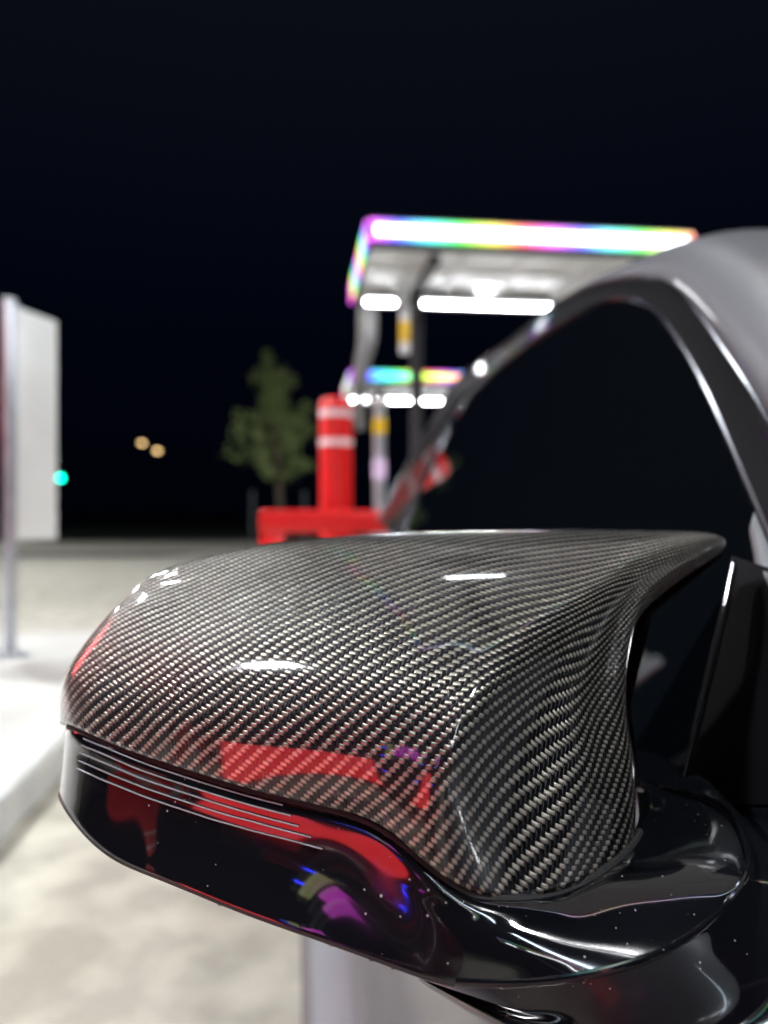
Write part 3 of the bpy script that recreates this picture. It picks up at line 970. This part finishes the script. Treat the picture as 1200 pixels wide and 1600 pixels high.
# ------------------------------------------------------------------ door mirror (a part of the car)
# control net of the carbon cap: columns run outboard -> inboard, rows bottom edge -> top -> over the back
T = [
 # col0 wraps behind the outboard tip
 [(98,1134,.375),(96,1088,.380),(110,1050,.385),(140,1005,.390),(182,962,.395),(212,940,.400),(242,926,.405),(262,940,.420)],
 [(84,1121,.339),(84,1078,.343),(98,1036,.350),(132,990,.358),(166,948,.366),(188,926,.371),(216,904,.378),(232,914,.400)],
 [(163,1157,.312),(166,1105,.316),(180,1048,.325),(210,990,.337),(258,935,.352),(286,902,.362),(322,864,.376),(330,872,.402)],
 [(262,1193,.295),(264,1140,.296),(276,1075,.303),(310,1000,.318),(365,925,.342),(400,880,.357),(436,843,.376),(440,850,.404)],
 [(380,1230,.281),(380,1170,.281),(392,1095,.287),(420,1005,.303),(475,915,.333),(513,870,.354),(550,833,.380),(552,840,.408)],
 [(500,1258,.272),(500,1195,.270),(512,1110,.275),(540,1010,.291),(590,910,.326),(626,862,.352),(662,826,.382),(664,834,.410)],
 [(588,1283,.265),(592,1225,.262),(615,1130,.265),(655,1015,.282),(710,905,.322),(744,858,.351),(778,823,.385),(780,832,.412)],
 [(652,1335,.259),(658,1245,.2575),(682,1140,.261),(735,1018,.280),(805,910,.319),(852,861,.350),(905,822,.387),(905,832,.413)],
 [(714,1384,.257),(708,1268,.2555),(733,1145,.261),(805,1020,.281),(905,918,.320),(968,866,.350),(1058,824,.386),(1050,835,.412)],
 [(790,1406,.263),(795,1290,.271),(822,1165,.283),(872,1040,.300),(945,930,.326),(1012,880,.352),(1110,826,.386),(1100,838,.410)],
 [(872,1393,.270),(897,1285,.279),(902,1175,.290),(903,1075,.304),(957,955,.330),(1024,888,.354),(1128,831,.386),(1122,842,.408)],
 [(945,1358,.284),(962,1255,.299),(953,1160,.311),(948,1072,.321),(978,962,.339),(1036,895,.358),(1138,840,.387),(1132,850,.404)],
 [(1000,1308,.314),(1000,1230,.322),(989,1150,.328),(981,1070,.334),(991,975,.346),(1044,906,.365),(1136,850,.390),(1130,858,.402)],
 [(985,1318,.345),(992,1235,.350),(982,1155,.354),(974,1075,.357),(986,988,.363),(1040,922,.379),(1130,862,.396),(1126,864,.404)],
]
ctrl = np.array([[P(*T[c][r]) for c in range(len(T))] for r in range(8)])
NU, NV = 260, 160
S = bs_surface(ctrl, NU, NV, .62)
def relax(A, n):
    """smooths a control surface without shrinking it noticeably"""
    def run(A):
        for _ in range(n):
            Pd = np.pad(A, ((1, 1), (1, 1), (0, 0)), mode='edge')
            Pd[0] = 2 * Pd[1] - Pd[2]; Pd[-1] = 2 * Pd[-2] - Pd[-3]
            Pd[:, 0] = 2 * Pd[:, 1] - Pd[:, 2]; Pd[:, -1] = 2 * Pd[:, -2] - Pd[:, -3]
            A = A + .2 * (Pd[:-2, 1:-1] + Pd[2:, 1:-1] + Pd[1:-1, :-2] + Pd[1:-1, 2:] - 4 * A)
        return A
    return run(A + .9 * (A - run(A)))
S = relax(S, 100)
# metric UVs: arc lengths measured from a reference row / column
du_ = np.linalg.norm(np.diff(S, axis=1), axis=2); dv_ = np.linalg.norm(np.diff(S, axis=0), axis=2)
Uc = np.concatenate([np.zeros((NV, 1)), np.cumsum(du_, 1)], 1)
ci = int(NU * .50)
ref = np.mean(Uc[int(NV * .1):int(NV * .6)], axis=0)
Uc = Uc - Uc[:, ci:ci + 1]
Um = ref - ref[ci]
Uc = .65 * Um[None, :] + .35 * Uc
Vc = np.concatenate([np.zeros((1, NU)), np.cumsum(dv_, 0)], 0)
rj = int(NV * .35)
Vc = Vc - Vc[rj:rj + 1, :]
Vm = np.mean(Vc[:, int(NU * .1):int(NU * .9)], axis=1)
Vc = .4 * Vm[:, None] + .6 * Vc
ang = R(0)
uvs = np.stack([Uc * 1.17, Vc * 0.92 + Uc * 0.15], -1)
mirror = empty('door_mirror', P(600, 1300, .36), 0, car)
MI = Matrix.Translation(mirror.location).inverted()
def mlink(name, me, mat):
    me.transform(MI)
    return link(name, me, mat, mirror)
cap = mlink('carbon_cap', grid_mesh(S, 'carbon_cap', uv=uvs), M_carbon)
sm = cap.modifiers.new('thickness', 'SOLIDIFY'); sm.thickness = .0018; sm.offset = -1

# lower housing: starts just under the cap edge
capb = np.array([P(*T[c][0]) for c in range(len(T))])
low_px = [(104,1240,.374),(78,1216,.338),(126,1302,.310),(225,1360,.2875),(350,1412,.2730),(470,1455,.2635),(570,1491,.2585),(645,1518,.2545),(712,1537,.2515),(800,1540,.250),(905,1530,.250),(1010,1503,.254),(1090,1460,.262),(1150,1400,.276),(1170,1345,.293),(1150,1285,.318),(1100,1248,.340),(1030,1232,.358)]
top_px = [(106,1137,.377),(84,1124,.340),(165,1160,.314),(262,1196,.297),(380,1233,.283),(500,1261,.274),(588,1287,.267),(652,1340,.261),(714,1389,.259),(760,1405,.260),(820,1405,.264),(872,1397,.271),(920,1375,.278),(958,1350,.288),(990,1318,.305),(1004,1285,.325),(1002,1262,.342),(1000,1240,.358)]
bul = [.000,.001,-.0004,-.0020,-.0026,-.0026,-.0022,-.0006,.001,.003,.003,.003,.003,.003,.003,.002,.002,.000]
hrows = []
nrow = 7
for r in range(nrow):
    t = r / (nrow - 1)
    row = []
    for a, b_, q in zip(top_px, low_px, bul):
        pa, pb = np.array(P(*a)), np.array(P(*b_))
        p = pa * (1 - t) + pb * t
        s_ = math.sin(math.pi * t) * q
        p = p + np.array([0, -s_, s_ * .0])
        row.append(p)
    hrows.append(row)
hc = np.array(hrows)
# right part lies flatter: push its middle up instead of forward
for c in range(9, 18):
    for r in range(nrow):
        t = r / (nrow - 1)
        hc[r, c] += np.array([0, .001, .001]) * math.sin(math.pi * t)
tuck_top = hc[0] + np.array([0, .004, .000])
tuck1 = hc[-1] + np.array([0, .005, -.0035])
tuck2 = hc[-1] + np.array([0, .030, -.006])
tuck3 = hc[-1] + np.array([0, .060, .002])
full = np.concatenate([tuck_top[None], hc, tuck1[None], tuck2[None], tuck3[None]], 0)
HS = relax(bs_surface(full, 240, 110, .7), 110)
_t = np.concatenate([np.zeros(3), np.linspace(0, 1, len(full) - 2), np.ones(3)])
_g = [np.mean(_t[i + 1:i + 4]) for i in range(len(full))]
HJ0, HJ1 = int(_g[1] * 109), int(round(_g[7] * 109))
housing = mlink('mirror_housing', grid_mesh(HS, 'mirror_housing', flip=False), M_black)
# matt lower lip following the lower edge
HSc = HS[HJ0:HJ1 + 1]
lip = HSc[-1][6:112] + np.array([0, .001, -.0008])
o_ = MB().tube([Vector(q) for q in lip], .0012, 10)
me = o_.build('x', None).data
bpy.data.objects.remove([o for o in COL.objects if o.name == 'x'][0])
mlink('lower_lip', me, M_dark)
# dark gap line between cap and housing
def tube_part(name, pts, r, mat, n=8):
    x = MB().tube([Vector(q) for q in pts], r, n).build('tmp_part', mat)
    me = x.data; bpy.data.objects.remove(x)
    me.materials.clear()
    return mlink(name, me, mat)
tube_part('cap_seal', HSc[0][6:215] + np.array([0, .0008, 0]), .0016, M_rubber)
# indicator lens: five thin light guides on the outer half
def on_housing(px_frac, v, lift=.0004):
    """px_frac along columns 0..1, v along rows 0..1"""
    nj = len(HSc) - 1
    x = px_frac * 239; i = min(int(x), 238); fx = x - i
    y = v * nj; j = min(int(y), nj - 1); fy = y - j
    g = lambda a, b: HSc[a, b]
    p = (g(j, i) * (1 - fx) + g(j, i + 1) * fx) * (1 - fy) + (g(j + 1, i) * (1 - fx) + g(j + 1, i + 1) * fx) * fy
    return p + np.array([0, -lift, 0])
def find(px, py):
    pr = np.stack([600 + HSc[..., 0] / HSc[..., 1] * FPX, 800 - (HSc[..., 2] - H) / HSc[..., 1] * FPX], -1)
    d = ((pr - np.array([px, py])) ** 2).sum(-1)
    j, i = np.unravel_index(np.argmin(d), d.shape)
    return i / 239, j / (len(HSc) - 1)
for k, (a, m_, b_) in enumerate([((102,1140),(255,1204),(440,1257)),((98,1150),(255,1217),(455,1273)),((95,1161),(255,1230),(470,1290)),((92,1172),(255,1243),(487,1307)),((90,1184),(255,1257),(503,1325))]):
    a, m_, b_ = np.array(a), np.array(m_), np.array(b_)
    c_ = 2 * m_ - (a + b_) / 2
    c_ = m_ + (m_ - (a + b_) / 2) * .6
    raw = []
    for t in np.linspace(0.0, 1, 16):
        q = a * (1 - t) ** 2 + 2 * c_ * t * (1 - t) + b_ * t * t
        f_ = find(*q)
        raw.append(on_housing(f_[0], f_[1], .0006))
    tube_part('light_guide', bs_curve(raw, 60, 0.1), .00030, M_line, 8)
# water drops under the lip
for fr_ in (.20, .30, .345, .375, .43):
    q = HSc[-1][int(fr_ * 239)] + np.array([0, .003, -.0022])
    x = MB().sphere(q, .0016, (1, 1, .8), 12).build('tmp_part', M_black)
    me = x.data; bpy.data.objects.remove(x); me.materials.clear()
    mlink('water_drop', me, M_black)

# rear shell and reflecting glass behind the cap
loop = np.concatenate([S[-1][::10], np.array([P(1128, 872, .40), P(1020, 960, .385), P(985, 1100, .375), P(1000, 1230, .375)]),
                       (HSc[-1][40:150:10] + np.array([0, .062, .002]))[::-1], S[::-12, 0] + np.array([0, .01, 0])])
cen = loop.mean(0)
def rim(f, y):
    r = cen + (loop - cen) * f
    r[:, 1] = np.maximum(loop[:, 1], y - .02) * .3 + y * .7
    return r
rings = [loop, rim(.99, .425), rim(.95, .440), rim(.90, .442), rim(.88, .436)]
me = grid_mesh(np.array(rings), closed_u=True)
mlink('rear_shell', me, M_dark)
gl = rim(.885, .437)
mlink('mirror_glass', mesh_from(gl, [tuple(range(len(gl)))], smooth=False), M_mirror)

# folding joint and foot below / inboard of the seam
sl = np.array([P(*q) for q in low_px])
seam = sl[7:18]
tube_part('joint_seam', bs_curve(seam[1:] + np.array([0, .0005, .0010]), 120, .9), .0011, M_black)
f0 = seam + np.array([0, .004, -.002])
o1 = np.array([P(*q) for q in [(655,1528,.262),(730,1549,.257),(815,1556,.256),(925,1545,.256),(1035,1520,.260),(1118,1475,.268),(1180,1408,.281),(1200,1345,.299),(1180,1280,.325),(1125,1240,.345),(1050,1222,.362)]])
o2 = np.array([P(*q) for q in [(670,1545,.280),(790,1620,.275),(900,1690,.268),(1080,1770,.260),(1290,1780,.258),(1500,1660,.264),(1600,1480,.282),(1500,1350,.310),(1400,1262,.335),(1240,1225,.360),(1130,1212,.38)]])
o3 = np.array([P(*q) for q in [(760,1600,.330),(900,1700,.330),(1020,1800,.330),(1230,1900,.320),(1500,1900,.315),(1700,1720,.320),(1780,1500,.330),(1650,1370,.345),(1420,1270,.38),(1320,1225,.39),(1200,1210,.40)]])
mid = (o1 + o2) / 2 + np.array([0, -.004, .004])
foot = np.array([f0 + np.array([0, .004, -.004]), f0, o1, mid, o2, o3])
FS = bs_surface(foot, 120, 60, .8)
mlink('mirror_foot', grid_mesh(FS), M_black)

# tag pieces that look different
car['label'] = 'silver grey coupe with tinted side glass and a carbon fibre cap on its door mirror'
